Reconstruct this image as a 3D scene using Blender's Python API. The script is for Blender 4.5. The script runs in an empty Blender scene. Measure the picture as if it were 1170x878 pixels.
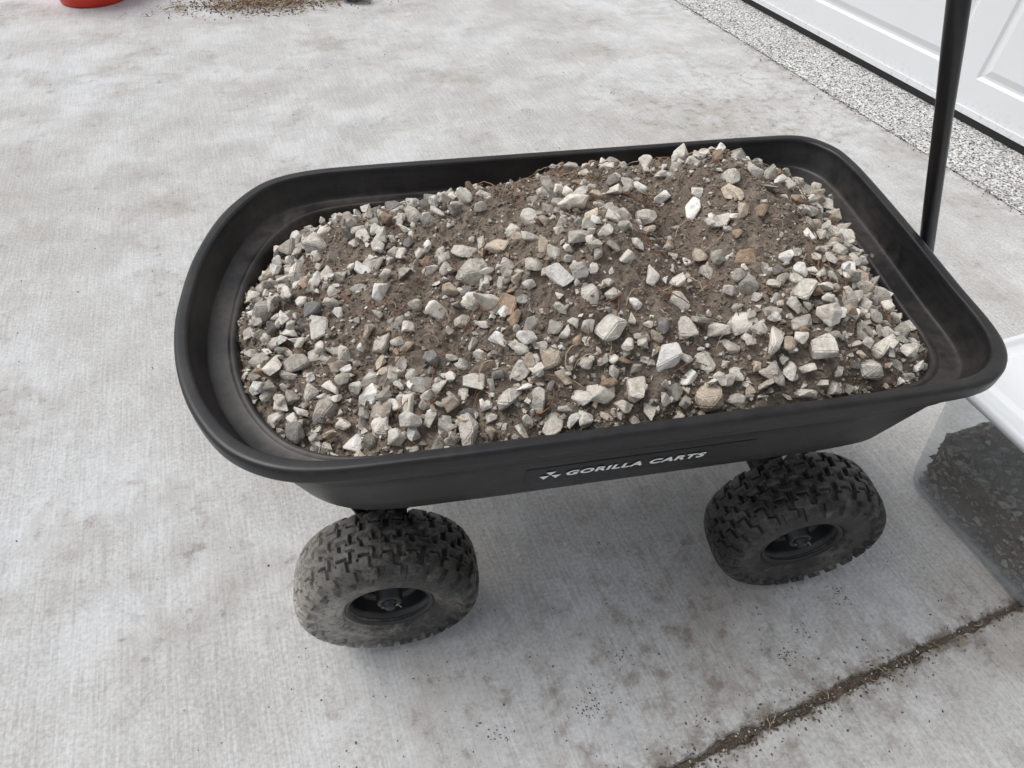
import bpy, bmesh, math, random
import numpy as np
from mathutils import Vector, Matrix
from mathutils.bvhtree import BVHTree
rng=np.random.default_rng(11); random.seed(7)
scene=bpy.context.scene

# ------------------------------------------------------------------ helpers
def link(o,parent=None):
    scene.collection.objects.link(o)
    if parent is not None: o.parent=parent
    return o
def empty(name,loc=(0,0,0)):
    e=bpy.data.objects.new(name,None); e.location=loc; e.empty_display_size=0.1
    return link(e)
def mesh_np(name,V,F,mat=None,smooth=True,parent=None,col=None):
    V=np.asarray(V,dtype=np.float32).reshape(-1,3); F=np.asarray(F,dtype=np.int32)
    k=F.shape[1]
    me=bpy.data.meshes.new(name)
    me.vertices.add(len(V)); me.vertices.foreach_set("co",V.ravel())
    me.loops.add(F.size); me.loops.foreach_set("vertex_index",F.ravel())
    me.polygons.add(len(F)); me.polygons.foreach_set("loop_start",np.arange(0,F.size,k,dtype=np.int32))
    try: me.polygons.foreach_set("loop_total",np.full(len(F),k,dtype=np.int32))
    except Exception: pass
    me.update(calc_edges=True)
    me.polygons.foreach_set("use_smooth",np.full(len(F),smooth))
    if col is not None:
        a=me.color_attributes.new("Col",'FLOAT_COLOR','POINT')
        c=np.ones((len(V),4),dtype=np.float32); c[:,:3]=col; a.data.foreach_set("color",c.ravel())
    me.validate()
    o=bpy.data.objects.new(name,me)
    if mat: me.materials.append(mat)
    return link(o,parent)
def from_bm(name,bm,mat,parent=None,smooth=False):
    me=bpy.data.meshes.new(name); bmesh.ops.recalc_face_normals(bm,faces=bm.faces); bm.to_mesh(me); bm.free()
    if smooth:
        for p in me.polygons: p.use_smooth=True
    me.materials.append(mat)
    return link(bpy.data.objects.new(name,me),parent)
def vnoise(x,y,s,seed=0):
    x=np.asarray(x)/s+100; y=np.asarray(y)/s+100
    xi=np.floor(x).astype(int); yi=np.floor(y).astype(int); fx=x-xi; fy=y-yi
    fx=fx*fx*(3-2*fx); fy=fy*fy*(3-2*fy)
    def h(i,j):
        n=(i*374761393+j*668265263+seed*974711)&0xffffffff
        n=((n^(n>>13))*1274126177)&0xffffffff
        return ((n^(n>>16))&0xffff)/65535.0
    return (h(xi,yi)*(1-fx)+h(xi+1,yi)*fx)*(1-fy)+(h(xi,yi+1)*(1-fx)+h(xi+1,yi+1)*fx)*fy
def revolve(prof,n,close=False):
    V=[];F=[];m=len(prof)
    for i in range(n):
        a=2*math.pi*i/n
        for r,y in prof: V.append((r*math.cos(a),y,r*math.sin(a)))
    for i in range(n):
        j=(i+1)%n
        for k in range(m-1): F.append((i*m+k,i*m+k+1,j*m+k+1,j*m+k))
    return V,F
def tube_bm(bm,pts,rad,seg=10):
    pts=[Vector(p) for p in pts]; rings=[]
    for i,p in enumerate(pts):
        if i==0: t=pts[1]-pts[0]
        elif i==len(pts)-1: t=pts[-1]-pts[-2]
        else: t=pts[i+1]-pts[i-1]
        t.normalize()
        up=Vector((0,0,1)) if abs(t.z)<.9 else Vector((0,1,0))
        a=t.cross(up).normalized(); b=t.cross(a)
        r=rad[i] if isinstance(rad,(list,tuple)) else rad
        rings.append([bm.verts.new(p+a*r*math.cos(2*math.pi*k/seg)+b*r*math.sin(2*math.pi*k/seg)) for k in range(seg)])
    for i in range(len(rings)-1):
        for k in range(seg):
            bm.faces.new((rings[i][k],rings[i][(k+1)%seg],rings[i+1][(k+1)%seg],rings[i+1][k]))
    bm.faces.new(rings[0][::-1]); bm.faces.new(rings[-1])
def box_bm(bm,c,s,rot=None,bev=0.0):
    r=bmesh.ops.create_cube(bm,size=1); vs=r['verts']
    for v in vs: v.co=Vector((v.co.x*s[0],v.co.y*s[1],v.co.z*s[2]))
    if bev>0:
        es=list({e for v in vs for e in v.link_edges})
        g=bmesh.ops.bevel(bm,geom=es,offset=bev,segments=2,affect='EDGES'); vs=[v for v in g['verts']]
    M=Matrix.Translation(c)@(rot.to_4x4() if rot is not None else Matrix.Identity(4))
    for v in set(vs): v.co=M@v.co

O=np.array([1.892,.934]); dS=np.array([.209,-.978]); dN=np.array([-.978,-.209]); SC=.879
# ------------------------------------------------------------------ materials
class NT:
    def __init__(s,name):
        s.m=bpy.data.materials.new(name); s.m.use_nodes=True; s.t=s.m.node_tree; s.n=s.t.nodes
        s.b=s.n["Principled BSDF"]; s.out=s.n["Material Output"]
        s.co=s.n.new("ShaderNodeTexCoord")
    def L(s,a,b): s.t.links.new(a,b)
    def map(s,scale=(1,1,1),rot=(0,0,0),src="Object"):
        m=s.n.new("ShaderNodeMapping"); m.inputs["Scale"].default_value=scale; m.inputs["Rotation"].default_value=rot
        s.L(s.co.outputs[src],m.inputs[0]); return m.outputs[0]
    def noise(s,vec,scale,detail=4,rough=.55,dist=0):
        n=s.n.new("ShaderNodeTexNoise"); n.inputs["Scale"].default_value=scale; n.inputs["Detail"].default_value=detail
        n.inputs["Roughness"].default_value=rough; n.inputs["Distortion"].default_value=dist
        s.L(vec,n.inputs["Vector"]); return n.outputs[0]
    def ramp(s,fac,stops,interp='LINEAR'):
        n=s.n.new("ShaderNodeValToRGB"); n.color_ramp.interpolation=interp; e=n.color_ramp.elements
        while len(e)<len(stops): e.new(0.5)
        for el,(p,c) in zip(e,stops):
            el.position=p; el.color=(c,c,c,1) if isinstance(c,(int,float)) else (*c,1)
        s.L(fac,n.inputs[0]); return n.outputs[0]
    def mix(s,fac,a,b,mode='MIX'):
        n=s.n.new("ShaderNodeMix"); n.data_type='RGBA'; n.blend_type=mode
        for v,i in ((fac,0),(a,6),(b,7)):
            if hasattr(v,'is_output'): s.L(v,n.inputs[i])
            elif i==0: n.inputs[0].default_value=v
            else: n.inputs[i].default_value=(v,v,v,1) if isinstance(v,(int,float)) else (*v,1)
        return n.outputs[2]
    def math(s,op,a,b=0):
        n=s.n.new("ShaderNodeMath"); n.operation=op
        for v,i in ((a,0),(b,1)):
            if hasattr(v,'is_output'): s.L(v,n.inputs[i])
            else: n.inputs[i].default_value=v
        return n.outputs[0]
    def dot(s,vec,v,off=0):
        n=s.n.new("ShaderNodeVectorMath"); n.operation='DOT_PRODUCT'; s.L(vec,n.inputs[0]); n.inputs[1].default_value=v
        return s.math('ADD',n.outputs["Value"],off)
    def bump(s,h,strength=.5,dist=.002,prev=None):
        n=s.n.new("ShaderNodeBump"); n.inputs["Strength"].default_value=strength; n.inputs["Distance"].default_value=dist
        s.L(h,n.inputs["Height"])
        if prev is not None: s.L(prev,n.inputs["Normal"])
        s.L(n.outputs[0],s.b.inputs["Normal"]); return n.outputs[0]
    def set(s,col=None,rough=None,spec=None,metal=None):
        for v,k in ((col,"Base Color"),(rough,"Roughness"),(spec,"Specular IOR Level"),(metal,"Metallic")):
            if v is None: continue
            if hasattr(v,'is_output'): s.L(v,s.b.inputs[k])
            elif k=="Base Color": s.b.inputs[k].default_value=(*v,1)
            else: s.b.inputs[k].default_value=v
        return s.m

GANG=math.atan2(-.978,.209)   # direction of the garage door line
def mat_concrete():
    t=NT("concrete"); v=t.map(); vr=t.map(rot=(0,0,-GANG))
    st=t.n.new("ShaderNodeMapping"); st.inputs["Scale"].default_value=(6,170,1); t.L(vr,st.inputs[0])
    big=t.noise(v,1.1,4,.6,.2); mid=t.noise(v,5,5,.68,.1); fine=t.noise(v,150,2,.7); broom=t.noise(st.outputs[0],1.4,2,.6)
    c=t.ramp(big,[(.30,(.43,.42,.40)),(.5,(.52,.523,.52)),(.68,(.585,.60,.615))])
    c=t.mix(t.ramp(mid,[(.34,.42),(.56,0.0)]),c,(.35,.332,.305))
    c=t.mix(t.ramp(mid,[(.52,0),(.72,.45)]),c,(.66,.665,.665))
    c=t.mix(.22,c,t.ramp(broom,[(.3,.2),(.7,.75)]),'OVERLAY')
    c=t.mix(.26,c,t.ramp(fine,[(.3,.12),(.7,.85)]),'OVERLAY')
    g1=t.noise(v,2.7,5,.72,.2)
    c=t.mix(t.ramp(g1,[(.53,0),(.69,.52)]),c,(.29,.257,.22))
    gate=t.ramp(g1,[(.47,0),(.59,1)])
    sp=t.noise(v,24,4,.72,.0)
    c=t.mix(t.math('MULTIPLY',t.ramp(sp,[(.56,0),(.70,.65)]),gate),c,(.20,.17,.145))
    c=t.mix(t.math('MULTIPLY',t.ramp(fine,[(.63,0),(.70,.6)]),gate),c,(.16,.14,.12))
    s_=t.dot(v,(dS[0],dS[1],0),-float(O@dS)-SC); a=t.math('ABSOLUTE',s_)
    band=t.ramp(a,[(.006,1),(.035,.30),(.11,0)]); c=t.mix(t.math('MULTIPLY',band,t.ramp(sp,[(.42,.05),(.60,.9)])),c,(.16,.13,.105))
    n_=t.dot(v,(dN[0],dN[1],0),-float(O@dN)); band2=t.ramp(n_,[(.0,.9),(.02,.35),(.09,0)])
    c=t.mix(t.math('MULTIPLY',band2,t.ramp(sp,[(.42,0),(.58,.9)])),c,(.20,.17,.14))
    # dirt fallen around the cart
    sx=t.n.new("ShaderNodeSeparateXYZ"); t.L(v,sx.inputs[0])
    def spot(cx,cy,r0):
        d=t.math('SQRT',t.math('ADD',t.math('POWER',t.math('ABSOLUTE',t.math('SUBTRACT',sx.outputs[0],cx)),2),t.math('POWER',t.math('ABSOLUTE',t.math('SUBTRACT',sx.outputs[1],cy)),2)))
        return t.ramp(t.math('DIVIDE',d,r0),[(.2,1),(1,0)])
    m=t.math('MAXIMUM',spot(.45,-.13,.46),spot(1.45,1.7,.65))
    c=t.mix(t.math('MULTIPLY',m,t.ramp(sp,[(.48,0),(.70,.75)])),c,(.24,.205,.17))
    t.bump(t.mix(.5,fine,broom),.5,.0018)
    return t.set(c,.88,.25)
def mat_soil(name="soil",k=1.0):
    t=NT(name); v=t.map(); a=t.noise(v,60,4,.75); b=t.noise(v,14,2,.6); g=t.noise(v,420,2,.7)
    c=t.ramp(a,[(.3,(.125*k,.100*k,.079*k)),(.55,(.215*k,.177*k,.144*k)),(.75,(.32*k,.275*k,.23*k))])
    c=t.mix(t.ramp(b,[(.35,.45),(.65,0)]),c,(.15*k,.120*k,.096*k))
    c=t.mix(.4,c,t.ramp(g,[(.3,.1),(.7,.9)]),'OVERLAY')
    n=t.bump(g,.8,.0018); n=t.bump(a,.7,.006,n)
    return t.set(c,.95,.15)
def mat_stone(name="stone",k=1.0):
    t=NT(name); v=t.map(); at=t.n.new("ShaderNodeVertexColor"); at.layer_name="Col"
    a=t.noise(v,170,3,.75); b=t.noise(v,42,3,.7,.5)
    c=t.mix(.42,at.outputs[0],t.ramp(a,[(.3,.14),(.7,.9)]),'OVERLAY')
    c=t.mix(t.ramp(b,[(.52,0),(.68,.55)]),c,(.25*k,.208*k,.168*k))
    n=t.bump(a,.7,.0035)
    return t.set(c,.9,.2)
def mat_plastic():
    t=NT("black_poly"); v=t.map(); a=t.noise(v,7,4,.7,.6); b=t.noise(v,70,3,.75)
    geo=t.n.new("ShaderNodeNewGeometry"); sep=t.n.new("ShaderNodeSeparateXYZ"); t.L(geo.outputs["Normal"],sep.inputs[0])
    pos=t.n.new("ShaderNodeSeparateXYZ"); t.L(geo.outputs["Position"],pos.inputs[0])
    low=t.ramp(pos.outputs[2],[(.490,1),(.512,.40),(.545,.20)])
    d=t.math('MULTIPLY',t.ramp(a,[(.38,0.05),(.66,.8)]),t.ramp(b,[(.3,.25),(.7,1)]))
    d=t.math('MULTIPLY',d,low)
    up=t.ramp(sep.outputs[2],[(0.0,.05),(.35,1)])
    d=t.math('MULTIPLY',d,up)
    sc=t.noise(t.map((5,5,70)),3,2,.6)
    c=t.mix(d,t.mix(t.ramp(sc,[(.4,0),(.75,.6)]),(.0055,.006,.0075),(.016,.017,.020)),(.15,.125,.105))
    t.bump(b,.12,.0006)
    return t.set(c,t.ramp(a,[(.3,.28),(.7,.50)]),.42)
def mat_rubber(mud):
    t=NT("muddy_rubber" if mud else "rubber"); v=t.map(); a=t.noise(v,16,4,.7,.5); b=t.noise(v,120,2,.7)
    d=t.math('MULTIPLY',t.ramp(a,[(.42,.06),(.68,.5)]),t.ramp(b,[(.35,.25),(.65,1)]))
    if mud:
        geo=t.n.new("ShaderNodeNewGeometry"); pos=t.n.new("ShaderNodeSeparateXYZ"); t.L(geo.outputs["Position"],pos.inputs[0])
        px=t.math('ADD',pos.outputs[0],t.math('MULTIPLY',a,.20))
        g=t.ramp(t.math('ADD',px,.2),[(.215,1),(.255,.6),(.31,0)])
        hz=t.ramp(pos.outputs[2],[(.17,1),(.27,.30)])
        d=t.math('MAXIMUM',d,t.math('MULTIPLY',t.math('MULTIPLY',g,hz),t.ramp(b,[(.32,.35),(.52,1)])))
    c=t.mix(d,(.008,.008,.0085),(.36,.34,.305) if mud else (.26,.245,.22))
    t.bump(b,.25,.0008)
    return t.set(c,t.ramp(a,[(.3,.32),(.7,.62)]),.42)
def simple(name,c,r=.5,metal=0,spec=.5,var=.15,bs=60):
    t=NT(name); v=t.map(); a=t.noise(v,bs,3,.6)
    col=t.mix(t.ramp(a,[(.35,0),(.7,1)]),tuple(x*(1-var) for x in c),tuple(min(1,x*(1+var)) for x in c))
    t.bump(a,.12,.0008)
    return t.set(col,r,spec,metal)
def mat_pebble():
    t=NT("epoxy_pebble"); v=t.map()
    n=t.n.new("ShaderNodeTexVoronoi"); n.inputs["Scale"].default_value=190; t.L(v,n.inputs["Vector"])
    bw=t.n.new("ShaderNodeSeparateXYZ"); t.L(n.outputs["Color"],bw.inputs[0])
    c=t.ramp(bw.outputs[0],[(0,(.03,.03,.032)),(.15,(.12,.12,.12)),(.24,(.32,.32,.32)),(.40,(.55,.55,.54)),(.60,(.74,.74,.73)),(.85,(.45,.45,.44))],'CONSTANT')
    c=t.mix(t.ramp(t.noise(v,5,4,.7),[(.5,0),(.75,.4)]),c,(.33,.30,.27))
    t.bump(n.outputs["Distance"],.4,.0015)
    return t.set(c,.6,.35)
def mat_white():
    t=NT("door_paint"); v=t.map(); a=t.noise(v,4,3,.6); b=t.noise(v,60,3,.7)
    geo=t.n.new("ShaderNodeNewGeometry"); pos=t.n.new("ShaderNodeSeparateXYZ"); t.L(geo.outputs["Position"],pos.inputs[0])
    c=t.mix(t.ramp(a,[(.4,0),(.75,.15)]),(.80,.815,.83),(.68,.66,.62))
    low=t.math('MULTIPLY',t.ramp(pos.outputs[2],[(.02,.55),(.10,0)]),t.ramp(b,[(.54,0),(.68,1)]))
    c=t.mix(low,c,(.45,.42,.38))
    return t.set(c,.45,.4)
def mat_clear():
    t=NT("clear_plastic"); v=t.map(); tr=t.n.new("ShaderNodeBsdfTransparent"); tr.inputs[0].default_value=(.95,.97,.98,1)
    mx=t.n.new("ShaderNodeMixShader"); a=t.noise(v,5,3,.65)
    geo=t.n.new("ShaderNodeNewGeometry"); pos=t.n.new("ShaderNodeSeparateXYZ"); t.L(geo.outputs["Position"],pos.inputs[0])
    haze=t.ramp(pos.outputs[2],[(.0,.22),(.10,.03),(.135,.02),(.20,.14)])
    t.L(t.math('ADD',t.ramp(a,[(.3,.06),(.7,.17)]),haze),mx.inputs[0])
    t.set((.72,.74,.76),.2,.5)
    t.L(tr.outputs[0],mx.inputs[1]); t.L(t.b.outputs[0],mx.inputs[2]); t.L(mx.outputs[0],t.out.inputs[0])
    return t.m
M_con=mat_concrete(); M_soil=mat_soil(); M_soil2=mat_soil("crack_soil",.65); M_stone=mat_stone(); M_stone_d=mat_stone("dark_stone",.5)
M_poly=mat_plastic(); M_rub=mat_rubber(False); M_mud=mat_rubber(True); M_steel=simple("black_powder_coat",(.012,.0125,.015),.32,0,.5)
M_peb=mat_pebble(); M_white=mat_white(); M_clear=mat_clear()
M_lid=simple("lid_plastic",(.74,.77,.79),.35,0,.4,.03,8); M_red=simple("red_plastic",(.62,.03,.015),.4,0,.5,.08,6)
M_letter=simple("white_print",(.84,.85,.86),.5,0,.3,.02); M_seal=simple("seal_rubber",(.012,.012,.012),.7)
M_root=simple("root",(.24,.125,.08),.85,0,.2,.4,90); M_straw=simple("straw",(.40,.33,.23),.85,0,.2,.3,90)
M_wall=simple("stucco",(.55,.53,.49),.9,0,.2,.1,30); M_grd=mat_soil("bare_ground",1.1)
M_patch=simple("label_panel",(.006,.0065,.008),.3,0,.3); M_bolt=simple("zinc",(.35,.33,.28),.4,.9,.5); M_yel=simple("yellow_mark",(.45,.36,.04),.6)

# ------------------------------------------------------------------ rocks
def hull_proto(npts,bev,seed):
    r=random.Random(seed); bm=bmesh.new()
    for _ in range(npts):
        v=Vector((r.gauss(0,1),r.gauss(0,1),r.gauss(0,1))).normalized()*r.uniform(.74,1.0); bm.verts.new(v)
    g=bmesh.ops.convex_hull(bm,input=bm.verts)
    dead=[e for e in set(g['geom_interior'])|set(g['geom_unused']) if isinstance(e,bmesh.types.BMVert)]
    if dead: bmesh.ops.delete(bm,geom=dead,context='VERTS')
    if bev>0:
        bmesh.ops.dissolve_limit(bm,angle_limit=math.radians(18),verts=bm.verts,edges=bm.edges)
        bmesh.ops.bevel(bm,geom=list(bm.edges),offset=bev,segments=2,affect='EDGES',clamp_overlap=True)
    bmesh.ops.triangulate(bm,faces=bm.faces); bmesh.ops.recalc_face_normals(bm,faces=bm.faces)
    bm.verts.index_update()
    V=np.array([v.co[:] for v in bm.verts]); F=np.array([[v.index for v in f.verts] for f in bm.faces]); bm.free()
    return V/np.abs(np.linalg.norm(V,axis=1)).max(),F
PROTO={'hi':[hull_proto(random.Random(i).choice((10,11,12,13,15)),random.Random(i).uniform(.04,.085),i) for i in range(80)],
       'lo':[hull_proto(random.Random(i).choice((8,9,10,12)),0,500+i) for i in range(40)]}
def rocks(P,size,kind,flat=(.55,.9),tilt=.5):
    size=np.asarray(size); P=np.asarray(P); n=len(P); pr=PROTO[kind]; pick=rng.integers(0,len(pr),n)
    Vs=[];Fs=[];own=[];off=0
    for q,(D,F) in enumerate(pr):
        ids=np.where(pick==q)[0]
        if len(ids)==0: continue
        k=len(ids); V=np.repeat(D[None],k,0).copy()
        def rot(V,ax,a):
            c,s=np.cos(a)[:,None],np.sin(a)[:,None]; i,j=[(1,2),(2,0),(0,1)][ax]
            A=V[:,:,i]*c-V[:,:,j]*s; B=V[:,:,i]*s+V[:,:,j]*c; V[:,:,i]=A; V[:,:,j]=B
        for ax in (0,1,2): rot(V,ax,rng.uniform(0,6.28,k))
        V*=np.stack([rng.uniform(1.0,1.45,k),rng.uniform(.8,1.05,k),rng.uniform(*flat,k)],1)[:,None,:]*1.12
        rot(V,0,rng.normal(0,tilt,k)); rot(V,1,rng.normal(0,tilt,k)); rot(V,2,rng.uniform(0,6.28,k))
        V=V*(size[ids]/2)[:,None,None]+P[ids][:,None,:]
        Vs.append(V.reshape(-1,3)); Fs.append((F[None]+(np.arange(k)*len(D))[:,None,None]).reshape(-1,3)+off)
        own.append(np.repeat(ids,len(D))); off+=k*len(D)
    return np.concatenate(Vs),np.concatenate(Fs),np.concatenate(own)
PAL=np.array([(.67,.635,.57),(.59,.555,.495),(.48,.45,.40),(.35,.33,.29),(.50,.425,.345),(.35,.26,.19),(.80,.78,.74),(.23,.22,.21)])
PW=np.array([.27,.24,.16,.08,.10,.03,.09,.03])
def stonecol(n,k=1.0,pw=PW):
    return PAL[rng.choice(len(PAL),n,p=pw/pw.sum())]*rng.uniform(.78,1.12,(n,1))*k
def build_rocks(name,sets,mat,parent=None):
    Vs=[];Fs=[];Cs=[];off=0
    for P,size,kind,col,kw in sets:
        if len(P)==0: continue
        V,F,own=rocks(P,size,kind,**kw); Vs.append(V);Fs.append(F+off);off+=len(V);Cs.append(np.asarray(col)[own])
    return mesh_np(name,np.concatenate(Vs),np.concatenate(Fs),mat,False,parent,np.concatenate(Cs))

# ------------------------------------------------------------------ tub outline
CP=[(.08,-.086),(.30,-.085),(.55,-.083),(.655,-.081),(.712,-.073),(.750,-.047),(.770,-.004),(.779,.082),(.792,.202),(.802,.32),(.805,.395),(.797,.445),(.764,.484),(.70,.493),(.45,.493),(.2,.493),(.02,.492),(-.06,.486),(-.112,.465),(-.145,.425),(-.170,.37),(-.187,.29),(-.191,.22),(-.188,.15),(-.172,.075),(-.142,.005),(-.098,-.050),(-.035,-.080)]
def catmull(P,n):
    P=np.array(P);m=len(P);out=[]
    for i in range(m):
        a,b,c,d=P[i-1],P[i],P[(i+1)%m],P[(i+2)%m]
        for t in np.linspace(0,1,12,endpoint=False):
            l=np.linalg.norm(c-b); t1=(c-a)/max(np.linalg.norm(c-a),1e-9)*l; t2=(d-b)/max(np.linalg.norm(d-b),1e-9)*l
            out.append((2*t**3-3*t**2+1)*b+(t**3-2*t**2+t)*t1+(-2*t**3+3*t**2)*c+(t**3-t**2)*t2)
    out=np.array(out); s=np.r_[0,np.cumsum(np.linalg.norm(np.roll(out,-1,0)-out,axis=1))]
    o2=np.vstack([out,out[:1]]); q=np.linspace(0,s[-1],n,endpoint=False)
    return np.stack([np.interp(q,s,o2[:,0]),np.interp(q,s,o2[:,1])],1)
NO=320; OUT=catmull(CP,NO); CX,CY=.307,.204; HX,HY=.498,.289
def ring(d,kx=1.25):
    return np.stack([CX+(OUT[:,0]-CX)*(1-d*kx/HX),CY+(OUT[:,1]-CY)*(1-d/HY)],1)
cart=empty("garden_cart")
prof=[(.0125,.5285),(.011,.5280),(.0022,.5282),(.0008,.5290),(.0001,.5305),(0,.533),(.0002,.5430),(.0012,.5465),(.0030,.5480),(.0050,.5484),(.0060,.5484),(.0125,.5478),(.0132,.5476),(.0145,.5462),(.0150,.5440),(.0152,.5425),(.0170,.535),(.0240,.5120),(.0250,.5085),(.0262,.5070),(.0285,.5062),(.0390,.5045),(.0400,.5050),(.0415,.5068),(.0440,.5070),(.0455,.5055),(.0465,.502),(.052,.470),(.066,.400),(.074,.390),(.095,.386),(.18,.385)]
V=[];F=[]
for d,z in prof:
    r=ring(d,1.0 if d<.023 else 1.0+.25*min(1,(d-.023)/.02)); V+= [(x,y,z) for x,y in r]
m=len(prof)
for k in range(m-1):
    for i in range(NO):
        j=(i+1)%NO; F.append((k*NO+i,k*NO+j,(k+1)*NO+j,(k+1)*NO+i))
base=len(V)
prof2=[(.0125,.5285),(.0135,.5275),(.0145,.523),(.0195,.497),(.0195,.4960),(.0200,.4953),(.0228,.4950),(.0236,.4940),(.0285,.472),(.042,.420),(.049,.393),(.055,.382),(.070,.378),(.18,.377)]
for d,z in prof2:
    r=ring(d,1.0 if d<.018 else 1.0+.2*min(1,(d-.018)/.01)); V+= [(x,y,z) for x,y in r]
for k in range(len(prof2)-1):
    for i in range(NO):
        j=(i+1)%NO; F.append((base+k*NO+j,base+k*NO+i,base+(k+1)*NO+i,base+(k+1)*NO+j))
def cap(start,flip):
    for i in range(NO//2-1):
        a,b,c,d=start+i,start+i+1,start+NO-2-i,start+NO-1-i
        F.append((a,b,c,d) if not flip else (d,c,b,a))
cap((m-1)*NO,False); cap(base+(len(prof2)-1)*NO,True)
F=[f for f in F if len(set(f))==4]
tub=mesh_np("tub",V,F,M_poly,True,cart)
bvh=BVHTree.FromPolygons([Vector(v) for v in V],F)
def wall_y(x,z,off):
    h=bvh.ray_cast(Vector((x,-1,z)),Vector((0,1,0)))
    return (h[0].y if h[0] else -.05)-off
bm=bmesh.new(); nx,nz=40,4; g=[[None]*(nz+1) for _ in range(nx+1)]
for i in range(nx+1):
    for k in range(nz+1):
        x=.195+.275*i/nx; z=.420+.046*k/nz
        g[i][k]=bm.verts.new((x,wall_y(x,z,.0006),z))
for i in range(nx):
    for k in range(nz): bm.faces.new((g[i][k],g[i+1][k],g[i+1][k+1],g[i][k+1]))
from_bm("label_panel",bm,M_patch,cart,True)
cu=bpy.data.curves.new("lettering",'FONT'); cu.body="GORILLA CARTS"; cu.size=1; cu.offset=.02; cu.space_character=1.15
to=link(bpy.data.objects.new("tmp_text",cu)); bpy.context.view_layer.update()
me=bpy.data.meshes.new_from_object(to.evaluated_get(bpy.context.evaluated_depsgraph_get())); bpy.data.objects.remove(to)
co=np.array([v.co[:] for v in me.vertices]); x0,x1=co[:,0].min(),co[:,0].max(); y0,y1=co[:,1].min(),co[:,1].max()
bm=bmesh.new()
# the print is laid down in slightly offset copies, which gives the heavy stroke of the real logo
for q,(ox,oz) in enumerate(((0,0),(.0006,0),(-.0006,0),(0,.0005),(0,-.0005))):
    b2=bmesh.new(); b2.from_mesh(me); bmesh.ops.triangulate(b2,faces=b2.faces)
    mp={}
    for v in b2.verts:
        x=.243+(v.co.x-x0)/(x1-x0)*.168+ox; z=.4355+(v.co.y-y0)/(y1-y0)*.0132+oz; x+=(z-.4355)*.15
        mp[v]=bm.verts.new((x,wall_y(x,z,.0012+.00015*q),z))
    for f in b2.faces: bm.faces.new([mp[v] for v in f.verts])
    b2.free()
def tri(px,pz,s,a):
    vs=[]
    for k in range(3):
        x=px+s*math.cos(a+k*2.094); z=pz+s*math.sin(a+k*2.094); vs.append(bm.verts.new((x,wall_y(x,z,.0015),z)))
    bm.faces.new(vs)
for px,pz,a in ((.2175,.4385,.52),(.2315,.4385,.52),(.2245,.4495,.52)): tri(px,pz,.0068,a)
from_bm("lettering",bm,M_letter,cart)

# ------------------------------------------------------------------ wheels
R=.1365; hw=.050; hs=.0375; Rc=R-.006-hs
def build_tire():
    NA=960; a=np.linspace(0,2*np.pi,NA,endpoint=False)
    ph=np.radians(np.r_[np.linspace(-152,-90,18,endpoint=False),np.linspace(-90,90,150),np.linspace(90,152,19)[1:]]); NC=len(ph)
    s,c=np.sin(ph),np.cos(ph); y=hw*np.sign(s)*np.abs(s)**.72
    r=np.where(c>0,Rc+hs*np.abs(c)**.50,Rc-hs*np.abs(c)**.75)
    dy,dr=np.gradient(y),np.gradient(r); nn=np.hypot(dy,dr); ny,nr=-dr/nn,dy/nn
    t=np.cumsum(nn); t=t-np.interp(0,ph,t); t=t/np.interp(np.radians(68),ph,t)
    A,T=np.meshgrid(a,t,indexing='ij'); N=26
    p=A*N/(2*np.pi)
    def gr(x,w,e=.10):
        f=np.abs(((x)%1)-.5)*2
        return np.clip((f-(1-w))/e,0,1)
    def step(x,w=.025): return np.clip(x/w,-1,1)
    zz=.24*step(np.abs(T)-.24)*1.0
    off=zz+.5*(T>0)
    gi=gr(p+off,.30)
    offs=.25+.5*(T>0)+.16*step(np.abs(T)-.80)
    go=gr(p+offs,.36)
    split=.52+.055*np.sign(((p+.5*(T>0))%1)-.5)
    inner=np.abs(T)<split
    h=1-np.where(inner,gi,go)
    h*=np.clip((np.abs(np.abs(T)-split)-.018)/.02,0,1)
    h*=np.clip((np.abs(T+.05*np.sign((p%1)-.5))-.016)/.02,0,1)
    ext=np.where(((p+offs)%1)<.5,1.10,1.30)
    h*=np.clip((ext-np.abs(T))/.04,0,1)
    P=np.degrees(ph)[None]
    sw=(np.exp(-((np.abs(P)-122)/3.0)**2)*.3+np.exp(-((np.abs(P)-104)/2.5)**2)*.25)
    disp=(h*.0060+sw*.004)
    rr=r[None]+disp*nr[None]; yy=y[None]+disp*ny[None]
    V=np.stack([rr*np.cos(A),yy,rr*np.sin(A)],-1).reshape(-1,3)
    i=np.arange(NA)[:,None]; k=np.arange(NC-1)[None]; j=(i+1)%NA
    F=np.stack([i*NC+k,i*NC+k+1,j*NC+k+1,j*NC+k],-1).reshape(-1,4)
    return V,F
tV,tF=build_tire()
def rim_mesh():
    prof=[(.058,-.038),(.0625,-.0415),(.0655,-.040),(.0655,-.037),(.0615,-.033),(.056,-.031),(.053,-.024),(.051,-.008),(.047,-.002),(.038,-.001),(.032,-.006),(.024,-.008),(.020,-.010),(.0185,-.034),(.0165,-.036),(.011,-.036),(.010,-.032),(.0085,-.032),(.0085,-.042),(.007,-.044),(0.0001,-.044)]
    V,F=revolve(prof,72); n=len(V)
    V2,F2=revolve([(.058,.038),(.0655,.0405),(.063,.034),(.056,.030),(.052,.010),(.050,0.003),(.0001,.003)],72)
    return V+V2,F+[tuple(i+n for i in f) for f in F2]
rV,rF=rim_mesh(); shared={}
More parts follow.
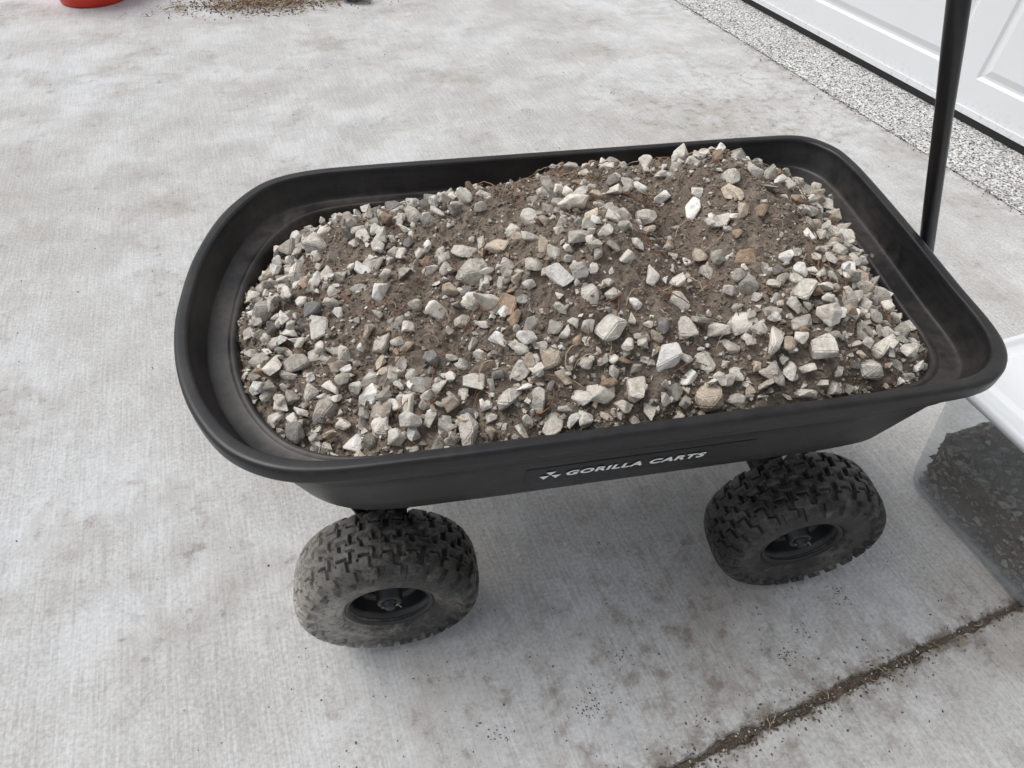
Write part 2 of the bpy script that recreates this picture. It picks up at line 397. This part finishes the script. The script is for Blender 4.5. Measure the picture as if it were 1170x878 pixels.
def wheel(name,loc,yaw,spin,mat):
    e=bpy.data.objects.new(name,None); link(e,cart); e.location=loc; e.rotation_euler=(0,0,yaw)
    if mat.name in shared: o=link(bpy.data.objects.new("tire",shared[mat.name]),e)
    else: o=mesh_np("tire",tV,tF,mat,True,e); shared[mat.name]=o.data
    o.rotation_euler=(0,spin,0)
    mesh_np("rim",rV,rF,M_steel,True,e)
    bm=bmesh.new()
    for k in range(4):
        a=k*math.pi/2+spin
        tube_bm(bm,[(.029*math.cos(a),-.002,.029*math.sin(a)),(.029*math.cos(a),-.013,.029*math.sin(a))],.0045,6)
    from_bm("lug_nuts",bm,M_steel,e)
    bm=bmesh.new()
    a=1.9; tube_bm(bm,[(.047*math.cos(a),-.004,.047*math.sin(a)),(.045*math.cos(a),-.020,.045*math.sin(a))],.0022,8)
    from_bm("valve_stem",bm,M_yel,e)
    bm=bmesh.new(); tube_bm(bm,[(-.012,-.040,0),(.012,-.040,.002),(.016,-.041,-.006)],.0012,6); from_bm("cotter_pin",bm,M_bolt,e)
TR=.408
wheel("rear_wheel_near",(0.002,0,R),.02,.3,M_mud); wheel("front_wheel_near",(.654,0,R),-.03,1.1,M_rub)
wheel("rear_wheel_far",(0,TR,R),math.pi,.7,M_rub); wheel("front_wheel_far",(.652,TR,R),math.pi,2.0,M_rub)
bm=bmesh.new()
yc=TR/2
tube_bm(bm,[(0,.03,R),(0,TR-.03,R)],.0095,12); tube_bm(bm,[(.652,.03,R),(.652,TR-.03,R)],.0095,12)
for y,sg in ((.060,1),(TR-.060,-1)):
    tube_bm(bm,[(0,y,R),(0,y,.372)],.0125,12)
    box_bm(bm,(0,y,R+.03),(.034,.018,.075),bev=.003)
    tube_bm(bm,[(.005,y,R+.08),(.07,y-.015*sg,.305),(.13,y-.025*sg,.350),(.16,y-.02*sg,.366)],.0105,12)
    tube_bm(bm,[(0,y,R+.02),(-.05,y,.360)],.008,10)
    tube_bm(bm,[(-.06,y+.01*sg,.365),(.69,y+.01*sg,.365)],.0105,12)
for x in (-.03,.12,.40,.66):
    tube_bm(bm,[(x,.07,.363),(x,TR-.07,.363)],.009,8)
box_bm(bm,(.652,yc,R+.012),(.045,TR-.09,.03),bev=.004)
tube_bm(bm,[(.652,yc,R+.02),(.652,yc,.361)],.02,14)
for y in (.07,TR-.07):
    tube_bm(bm,[(.645,yc+(y-yc)*.8,.16),(.645,y,.361)],.012,12)
    tube_bm(bm,[(.652,y,R+.02),(.86,yc+(y-yc)*.12,.155)],.009,10)
box_bm(bm,(.60,.045,.351),(.10,.034,.022),bev=.003)
box_bm(bm,(.885,yc,.155),(.06,.055,.035),bev=.004)
from_bm("undercarriage",bm,M_steel,cart,True)
bm=bmesh.new()
hx=lambda z:.811-(z-.55)*.42
tube_bm(bm,[(hx(.16),yc,.15),(hx(.2),yc,.2),(hx(.55),yc,.55),(hx(.72),yc,.72),(hx(.80),yc,.80),(hx(.93),yc,.93)],[.0100,.0100,.0100,.0102,.0115,.0118],18)
g=[]
for k in range(25):
    a=math.pi*k/24; g.append((hx(.93)-.04*math.sin(a),yc-.065*math.cos(a),.93+.09*math.sin(a)))
tube_bm(bm,g,.012,12); tube_bm(bm,[g[0],((hx(.93)),yc,.925),g[-1]],.013,12)
from_bm("pull_handle",bm,M_steel,cart,True)

# ------------------------------------------------------------------ load: soil heightfield + gravel
INR=ring(.0455,1.25)
ang=np.arctan2(INR[:,1]-CY,(INR[:,0]-CX)*HY/HX); rad=np.hypot(INR[:,1]-CY,(INR[:,0]-CX)*HY/HX)
o=np.argsort(ang); angS,radS=ang[o],rad[o]
def rho(x,y):
    X=(x-CX)*HY/HX; Y=y-CY
    Rr=np.interp(np.arctan2(Y,X),angS,radS,period=2*np.pi); return np.hypot(X,Y)/Rr
def sst(a,b,x):
    t=np.clip((x-a)/(b-a),0,1); return t*t*(3-2*t)
def Hgt(x,y,fine=True):
    x=np.asarray(x,float);y=np.asarray(y,float)
    d=np.maximum(1-rho(x,y),0)*.26
    A=.044+.058*sst(.02,.38,x)-.026*sst(.60,.75,x); A=A*(1+.22*(y-.2)/.22)
    A=A-.060*sst(.50,.66,x)*sst(.30,.43,y)
    z=.490+.008*sst(.5,.7,x)-.006*sst(.5,.7,x)*sst(.3,.42,y)+A*(1-np.exp(-d/.060))
    z+=.030*np.exp(-((x-.30)**2/.010+(y-.15)**2/.006))+.030*np.exp(-((x-.55)**2/.006+(y-.20)**2/.016))-.034*np.exp(-((x-.435)**2/.002+(y-.17)**2/.03))
    z+=.014*np.exp(-((x-.05)**2/.006+(y-.20)**2/.008))-.016*np.exp(-((x-.16)**2/.002+(y-.12)**2/.02))
    z+=(vnoise(x,y,.11,1)-.5)*.020+(vnoise(x,y,.045,2)-.5)*.015
    if fine: z+=(vnoise(x,y,.017,3)-.5)*.009+(vnoise(x,y,.007,4)-.5)*.0060+(vnoise(x,y,.0032,5)-.5)*.0028
    return z
load=empty("gravel_pile")
NR=200; NA=800
idx=np.linspace(0,NO,NA,endpoint=False); b2=np.stack([np.interp(idx,np.arange(NO+1),np.r_[INR[:,k],INR[0,k]]) for k in (0,1)],1)
s=np.linspace(0.002,1.03,NR)
X=CX+(b2[:,0]-CX)[None]*s[:,None]; Y=CY+(b2[:,1]-CY)[None]*s[:,None]; Z=Hgt(X,Y)
V=np.stack([X,Y,Z],-1).reshape(-1,3)
i=np.arange(NR-1)[:,None]; k=np.arange(NA)[None]; k2=(k+1)%NA
F=np.stack([i*NA+k,(i+1)*NA+k,(i+1)*NA+k2,i*NA+k2],-1).reshape(-1,4)
mesh_np("soil",V,F,M_soil,True,load)
patches=[(.27,.37,.13,.06),(.38,.11,.09,.07),(.54,.20,.07,.11),(.06,.19,.08,.07),(.44,.27,.11,.09),(.18,.28,.11,.06),(.33,.33,.10,.07),(.62,.31,.05,.07),(.48,.39,.09,.04),(.25,.20,.05,.05),(.0,.28,.06,.05),(.67,.14,.035,.06),(.12,.10,.05,.04)]
def soilmask(x,y):
    m=np.zeros_like(x)
    for px,py,sx,sy in patches: m=np.maximum(m,np.exp(-((x-px)/sx)**2-((y-py)/sy)**2))
    m=m*1.25+(vnoise(x,y,.05,9)-.5)*.6+(vnoise(x,y,.02,10)-.5)*.4
    return np.clip(m,0,1)
def scatter(n,edge,keep,pw=2.0):
    out=[]
    while len(out)<n:
        x=rng.uniform(-.19,.81,n*3); y=rng.uniform(-.09,.5,n*3)
        ok=rho(x,y)<edge
        m=soilmask(x,y); ok&=rng.random(len(x))<np.clip(1-keep*m,.02,1)**pw
        out+=list(zip(x[ok],y[ok]))
    return np.array(out[:n])
placed=np.zeros((0,3))
def dart(n,edge,keep,sizes,k=.80):
    global placed
    C=scatter(n*4,edge,keep); res=[]; si=0
    arr=np.zeros((len(placed)+n,3)); arr[:len(placed)]=placed; m=len(placed)
    for c in C:
        if si>=n: break
        s=sizes[si]/2
        if m:
            dd=np.hypot(arr[:m,0]-c[0],arr[:m,1]-c[1])
            if (dd<(arr[:m,2]+s)*k).any(): continue
        arr[m]=(c[0],c[1],s); m+=1; si+=1; res.append((c[0],c[1],sizes[si-1]))
    placed=arr[:m]; return np.array(res)
big=dart(150,.95,.62,np.sort(rng.uniform(.023,.038,150))[::-1])
mid=dart(860,.98,.88,rng.uniform(.0130,.0230,860),.78)
NS=2700
sm=scatter(NS,.995,.84,1.6); ssm=rng.uniform(.0040,.0115,NS)
NG=15000
gr_=scatter(NG,.995,.1); sgr=rng.uniform(.0014,.0055,NG)
def Pz(a,size,lo,hi,extra=0):
    z=Hgt(a[:,0],a[:,1])+size*rng.uniform(lo,hi,len(a))+extra
    return np.stack([a[:,0],a[:,1],z],1)
over=scatter(250,.97,.92); sov=rng.uniform(.011,.020,250)
grcol=np.where(rng.random((NG,1))<.80,np.array([[.205,.167,.134]])*rng.uniform(.65,1.3,(NG,1)),stonecol(NG,.85))
smcol=np.where(rng.random((NS,1))<.35,np.array([[.21,.172,.138]])*rng.uniform(.7,1.2,(NS,1)),stonecol(NS,.95))
build_rocks("stones",[
 (Pz(big,big[:,2],-.02,.20),big[:,2],'hi',stonecol(len(big),1.03),{}),
 (Pz(mid,mid[:,2],-.02,.32),mid[:,2],'hi',stonecol(len(mid)),{}),
 (Pz(over,sov,.45,.70,.002),sov,'hi',stonecol(250),{}),
 (Pz(sm,ssm,.0,.40),ssm,'lo',smcol,{}),
 (Pz(gr_,sgr,.0,.5),sgr,'lo',grcol,{}),
],M_stone,load)
def twigs(name,n,posf,hf,mat,parent,L=(.02,.07),r=(.0004,.0011)):
    bm=bmesh.new()
    for _ in range(n):
        x,y=posf(); a=random.uniform(0,6.28); l=random.uniform(*L); m=9; cur=random.uniform(-.35,.35); pts=[]
        lift=random.uniform(.002,.009)
        for i in range(m):
            pts.append((x,y,float(hf(x,y))+lift+.007*math.sin(i/m*3.14)*random.uniform(.5,1)))
            a+=cur+random.uniform(-.3,.3); x+=l/m*math.cos(a); y+=l/m*math.sin(a)
        rr=random.uniform(*r); tube_bm(bm,pts,[rr*(1-.6*i/m) for i in range(m)],5)
    from_bm(name,bm,mat,parent,True)
def pin():
    while True:
        x,y=random.uniform(-.12,.74),random.uniform(-.04,.44)
        if rho(np.array([x]),np.array([y]))[0]<.90: return x,y
Hs=lambda x,y:Hgt(np.array([x]),np.array([y]),False)[0]
twigs("roots",110,pin,Hs,M_root,load); twigs("dry_stems",70,pin,Hs,M_straw,load,(.015,.05))
def pin2():
    return random.gauss(.58,.035),random.gauss(.375,.018)
twigs("root_tuft",30,pin2,Hs,M_straw,load,(.03,.07))

# ------------------------------------------------------------------ ground, driveway, joint, apron
def G(s_,n_,z=0.0): 
    p=O+dS*s_+dN*n_; return (p[0],p[1],z)
mesh_np("ground",[(-150,-150,-.014),(150,-150,-.014),(150,150,-.014),(-150,150,-.014)],[(0,1,2,3)],M_grd,False)
def slab(sgn,s_far):
    ns=np.r_[np.arange(.004,3.2,.0035),np.arange(3.3,8.2,.15)]
    j=(vnoise(ns,ns*0,.035,21+sgn)-.5)*.007+(vnoise(ns,ns*0,.009,22+sgn)-.5)*.005+(vnoise(ns,ns*0,.25,23)-.45)*.007
    e=.0040+j
    rows=[(e-.001,-.05),(e,-.006),(e+.0025,-.0018),(e+.007,0),(e*0+.06,0),(e*0+abs(s_far-SC),0)]
    V=[]
    for off,z in rows:
        for n_,o_ in zip(ns,off): V.append(G(SC+sgn*o_,n_,z))
    m=len(ns);F=[]
    for r in range(len(rows)-1):
        for i in range(m-1):
            f=(r*m+i,r*m+i+1,(r+1)*m+i+1,(r+1)*m+i); F.append(f if sgn>0 else f[::-1])
    b=len(V)
    for r in range(len(rows)): V.append((V[r*m][0],V[r*m][1],-.05))
    for r in range(len(rows)-1): F.append((r*m,(r+1)*m,b+r+1,b+r))
    return V,F
drv=empty("concrete_driveway")
for sgn,far,nm in ((-1,-9,"main_slab"),(1,7,"street_slab")):
    V,F=slab(sgn,far); mesh_np(nm,V,F,M_con,False,drv)
ns=np.arange(-.0,3.2,.004); V=[];F=[]
qs=(-.022,-.014,-.008,-.003,.003,.008,.014,.022)
for n_ in ns:
    lvl=float(vnoise(n_,0,.09,33))
    for q in qs:
        edge=max(0,1-abs(q)/.022)
        V.append(G(SC+q,n_,-.013+.012*edge*(.30+.85*lvl)+.005*(float(vnoise(n_,q,.015,31))-.5)+.003*(float(vnoise(n_,q*3,.006,32))-.5)))
K=len(qs)
for i in range(len(ns)-1):
    for k in range(K-1): a=i*K+k; F.append((a,a+1,a+K+1,a+K))
mesh_np("joint_dirt",V,F,M_soil2,True,drv)
bm=bmesh.new()
vs=[bm.verts.new(G(a,b,z)) for a,b,z in ((-5,-.004,-.0),(3,-.004,0),(3,-.42,0),(-5,-.42,0))]; bm.faces.new(vs)
w=[bm.verts.new(G(a,-.004,-.05)) for a in (-5,3)]; bm.faces.new((vs[0],vs[1],w[1],w[0]))
from_bm("pebble_apron",bm,M_peb)

# ------------------------------------------------------------------ loose dirt on the concrete
pp=[];ss=[]
def add(x,y,s_): pp.append((x,y,s_*.25)); ss.append(s_)
for _ in range(4200):
    n_=abs(rng.uniform(0,2.4)); q=rng.normal(.003,.007)*(1+2.8*(rng.random()<.18))
    if vnoise(n_,0,.10,40)<.48 and rng.random()<.8: continue
    g_=G(SC+q,n_); add(g_[0],g_[1],rng.uniform(.0012,.0052))
for _ in range(800):
    g_=G(rng.uniform(-2.5,1.2),rng.normal(.004,.010)*(1+2*(rng.random()<.15))); add(g_[0],g_[1],rng.uniform(.0012,.0065))
for _ in range(380):
    add(rng.normal(.42,.33),rng.normal(-.10,.14),rng.uniform(.0010,.0032)*(1+(rng.random()<.05)))
for _ in range(260): add(rng.uniform(-1.2,1.7),rng.uniform(-.4,2.9),rng.uniform(.0015,.005))
for cx,cy,n in ((.28,-.19,50),(.30,-.17,35),(.62,-.16,60),(.66,-.13,30),(.35,-.12,28),(.75,-.08,32),(.14,-.20,16),(.10,.95,20),(1.2,1.5,44),(.55,1.8,30),(.9,1.9,26),(1.3,2.0,30),(.44,-.24,30)):
    for _ in range(n): add(rng.normal(cx,.012),rng.normal(cy,.010),rng.uniform(.0008,.0035))
pp=np.array(pp);ss=np.array(ss)
build_rocks("loose_dirt",[(pp,ss,'lo',np.where(rng.random((len(pp),1))<.85,np.array([[.14,.115,.092]]),stonecol(len(pp),.8)),{})],M_stone_d)
def pj():
    g_=G(SC+random.gauss(.004,.008),random.uniform(.8,1.6)); return g_[0],g_[1]
twigs("dry_grass",46,pj,lambda x,y:0.0,M_straw,None,(.012,.04),(.0003,.0008))

deb=empty("dirt_pile")
n=1100; dx=rng.normal(-.50,.18,n); dy=rng.normal(3.06,.07,n)
build_rocks("clods",[(np.stack([dx,dy,rng.uniform(0,.008,n)],1),rng.uniform(.003,.012,n),'lo',np.repeat([[.15,.12,.095]],n,0),{})],M_stone_d,deb)
twigs("twigs",210,lambda:(random.gauss(-.5,.2),random.gauss(3.05,.06)),lambda x,y:.002,M_straw,deb,(.04,.13),(.0008,.002))
twigs("dark_twigs",130,lambda:(random.gauss(-.45,.2),random.gauss(3.07,.06)),lambda x,y:.004,M_root,deb,(.04,.12),(.0008,.002))
build_rocks("large_clod",[(np.array([(-.06,3.05,.03),(-.17,3.12,.03)]),np.array([.13,.10]),'hi',np.array([[.09,.065,.05],[.10,.08,.06]]),{})],M_stone_d,deb)

bk=empty("red_bucket",(-1.285,3.255,0))
V,F=revolve([(.0001,.006),(.140,.006),(.146,0),(.152,.004),(.156,.03),(.168,.22),(.175,.26),(.184,.262),(.184,.30),(.186,.33),(.178,.332),(.176,.30),(.168,.24),(.150,.02),(.0001,.018)],72)
V=[(x,-z,y) for x,y,z in V]
mesh_np("bucket_body",V,F,M_red,True,bk)
bm=bmesh.new(); tube_bm(bm,[(.19*math.cos(a),.19*math.sin(a)*.75,.29-.06*math.sin(a)) for a in np.linspace(0,math.pi,24)],.0025,6)
from_bm("wire_handle",bm,M_bolt,bk,True)

# ------------------------------------------------------------------ storage bin
bn=empty("storage_bin"); th=math.radians(-80.5)
bU=Vector((math.cos(th),math.sin(th),0)); bV=Vector((-math.sin(th),math.cos(th),0))
bC=Vector((.936,.178,0))
LU,LV=.62,.44
def rrect(u0,u1,v0,v1,r,z,seg=8):
    P=[]
    for cu_,cv,a0 in ((u1-r,v1-r,0),(u0+r,v1-r,90),(u0+r,v0+r,180),(u1-r,v0+r,270)):
        for k in range(seg+1):
            a=math.radians(a0+90*k/seg); p=bC+bU*(cu_+r*math.cos(a))+bV*(cv+r*math.sin(a)); P.append((p.x,p.y,z))
    return P
def loft(name,rings,mat,parent,capb=True,capt=False):
    V=[];F=[];m=len(rings[0])
    for r in rings: V+=r
    for k in range(len(rings)-1):
        for i in range(m): j=(i+1)%m; F.append((k*m+i,k*m+j,(k+1)*m+j,(k+1)*m+i))
    bm=bmesh.new(); vs=[bm.verts.new(v) for v in V]
    for f in F: bm.faces.new([vs[i] for i in f])
    if capb: bm.faces.new(vs[:m][::-1])
    if capt: bm.faces.new(vs[-m:])
    return from_bm(name,bm,mat,parent,True)
def rr(ins,r,z): return rrect(ins,LU-ins,ins,LV-ins,r,z)
loft("bin_body",[rr(.073,.03,.004),rr(.056,.045,.008),rr(.050,.05,.03),rr(.026,.045,.255),rr(.020,.045,.260),rr(.018,.045,.280)],M_clear,bn)
loft("bin_lid",[rr(.008,.045,.281),rr(.001,.05,.282),rr(.0,.05,.290),rr(.003,.048,.297),rr(.010,.042,.299),rr(.014,.040,.298),rr(.018,.038,.293),rr(.022,.036,.292),rr(.036,.03,.292),rr(.040,.03,.293),rr(.044,.03,.299),rr(.048,.03,.301)],M_lid,bn,False,True)
n=3400; ZT=.125
u=rng.uniform(.07,LU-.07,n); z=rng.uniform(.012,ZT+.004,n)
side=rng.random(n)<.5; far=(~side)&(rng.random(n)<.3)
wallv=lambda z:.062-.10*(z-.03)
v=np.where(side,wallv(z)+.006+rng.uniform(0,.012,n),rng.uniform(.07,LV-.07,n))
z=np.where(side|far,z,rng.uniform(ZT-.008,ZT+.006,n)); u=np.where(far,wallv(z)+.008+rng.uniform(0,.01,n),u)
cr=(u<.085)&(v<.085); keep=~cr; u,v,z=u[keep],v[keep],z[keep]; n=len(u)
P=np.array([(bC+bU*a+bV*b)[:2] for a,b in zip(u,v)]); P=np.c_[P,z]
build_rocks("bin_gravel",[(P,rng.uniform(.006,.018,n),'lo',stonecol(n,.38),{})],M_stone_d,bn)
loft("bin_soil",[rr(.080,.03,.012),rr(.068,.04,.03),rr(.058,.045,ZT-.006)],M_soil2,bn,True,True)

# ------------------------------------------------------------------ garage door and wall
door=empty("garage_door")
DN=-.305
def gb(bm,s0,s1,n0,n1,z0,z1):
    vs=[bm.verts.new(G(s_,n_,z_)) for z_ in (z0,z1) for s_,n_ in ((s0,n0),(s1,n0),(s1,n1),(s0,n1))]
    for f in ((0,1,2,3),(4,5,6,7),(0,1,5,4),(1,2,6,5),(2,3,7,6),(3,0,4,7)): bm.faces.new([vs[i] for i in f])
bm=bmesh.new(); S0,S1=-3.6,1.25; secH=.53
def frustum(bm,s0,s1,z0,z1,na,nb,ins):
    a=[bm.verts.new(G(*p)) for p in ((s0,na,z0),(s1,na,z0),(s1,na,z1),(s0,na,z1))]
    b=[bm.verts.new(G(*p)) for p in ((s0+ins,nb,z0+ins),(s1-ins,nb,z0+ins),(s1-ins,nb,z1-ins),(s0+ins,nb,z1-ins))]
    for i in range(4): j=(i+1)%4; bm.faces.new((a[i],a[j],b[j],b[i]))
    return a,b
pw=.98; gap=.12; start=-.61+.06-pw*3-gap*3
for q in range(4):
    z0=.028+q*(secH+.004); z1=z0+secH
    n0=DN
    pan=[]; s_=start
    while s_<S1-.1:
        a,b=max(s_,S0+.05),min(s_+pw,S1-.05)
        if b-a>.2: pan.append((a,b))
        s_+=pw+gap
    pz0,pz1=z0+.11,z1-.10
    def quad(s0,s1,za,zb,n=n0):
        bm.faces.new([bm.verts.new(G(*p)) for p in ((s0,n,za),(s1,n,za),(s1,n,zb),(s0,n,zb))])
    quad(S0,S1,z0,pz0); quad(S0,S1,pz1,z1)
    cur=S0
    for a,b in pan:
        quad(cur,a,pz0,pz1); cur=b
        x,y=frustum(bm,a,b,pz0,pz1,n0,n0-.007,.010)
        x,y=frustum(bm,a+.010,b-.010,pz0+.010,pz1-.010,n0-.007,n0-.007,.008)
        x,y=frustum(bm,a+.018,b-.018,pz0+.018,pz1-.018,n0-.007,n0+.001,.022)
        bm.faces.new(y)
    quad(cur,S1,pz0,pz1)
    for zz in (z0,z1):
        bm.faces.new([bm.verts.new(G(*p)) for p in ((S0,n0,zz),(S1,n0,zz),(S1,n0-.03,zz),(S0,n0-.03,zz))])
bmesh.ops.remove_doubles(bm,verts=bm.verts,dist=.0002)
from_bm("door_sections",bm,M_white,door)
bm=bmesh.new(); gb(bm,S0,S1,DN-.012,DN-.045,.002,2.2); from_bm("door_backing",bm,M_white,door)
bm=bmesh.new(); gb(bm,S0,S1,DN+.004,DN-.011,.003,.024); from_bm("bottom_seal",bm,M_seal,door)
bm=bmesh.new(); gb(bm,S0,S1,DN+.006,DN+.0005,.026,.046); from_bm("bottom_retainer",bm,M_white,door)
gw=empty("garage_wall")
for nm,a in (("wall_side",(S1+.012,4.0,DN+.12,DN-.1,0.003,3.0)),("wall_end",(-6.0,S0-.012,DN+.12,DN-.1,.003,3.0)),("wall_header",(S0-.01,S1+.01,DN+.12,DN-.1,2.19,3.0))):
    bm=bmesh.new(); gb(bm,*a); from_bm(nm,bm,M_wall,gw)
for nm,a in (("jamb_trim",(S1-.03,S1+.10,DN+.14,DN+.121,0.004,2.29)),("jamb_trim_end",(S0-.1,S0+.03,DN+.14,DN+.121,.004,2.29)),("head_trim",(S0+.031,S1-.031,DN+.14,DN+.121,2.16,2.29))):
    bm=bmesh.new(); gb(bm,*a); from_bm(nm,bm,M_white,gw)

# ------------------------------------------------------------------ camera
cp=np.array([.1051,-.4583,1.0625]); p,yw,rl,f=.8335,.1763,.0176,736.42
fw=np.array([math.sin(yw)*math.cos(p),math.cos(yw)*math.cos(p),-math.sin(p)]); rt=np.cross(fw,[0,0,1]); rt/=np.linalg.norm(rt); up=np.cross(rt,fw)
r2=math.cos(rl)*rt+math.sin(rl)*up; u2=-math.sin(rl)*rt+math.cos(rl)*up
cd=bpy.data.cameras.new("camera"); cam=link(bpy.data.objects.new("camera",cd))
cd.sensor_width=36; cd.lens=f/1170*36; cd.clip_start=.02; cd.clip_end=500
cam.matrix_world=Matrix(((r2[0],u2[0],-fw[0],cp[0]),(r2[1],u2[1],-fw[1],cp[1]),(r2[2],u2[2],-fw[2],cp[2]),(0,0,0,1)))
scene.camera=cam
# ------------------------------------------------------------------ light
w=bpy.data.worlds.new("World"); scene.world=w; w.use_nodes=True; nt=w.node_tree; bg=nt.nodes["Background"]
sky=nt.nodes.new("ShaderNodeTexSky"); sky.sky_type='NISHITA'; sky.sun_disc=False
el,az=math.radians(60),math.radians(-60)
sky.sun_elevation=el; sky.sun_rotation=az; sky.air_density=1; sky.dust_density=3
hsv=nt.nodes.new("ShaderNodeHueSaturation"); hsv.inputs["Saturation"].default_value=.30
nt.links.new(sky.outputs[0],hsv.inputs["Color"]); nt.links.new(hsv.outputs[0],bg.inputs[0]); bg.inputs[1].default_value=.15
sd=bpy.data.lights.new("sun",'SUN'); sd.energy=1.65; sd.angle=math.radians(42); sd.color=(1,.965,.92)
so=link(bpy.data.objects.new("sun",sd))
dirv=Vector((math.sin(az)*math.cos(el),math.cos(az)*math.cos(el),math.sin(el)))
so.rotation_euler=dirv.to_track_quat('Z','Y').to_euler()
scene.view_settings.view_transform='Standard'; scene.view_settings.look='None'; scene.view_settings.exposure=0
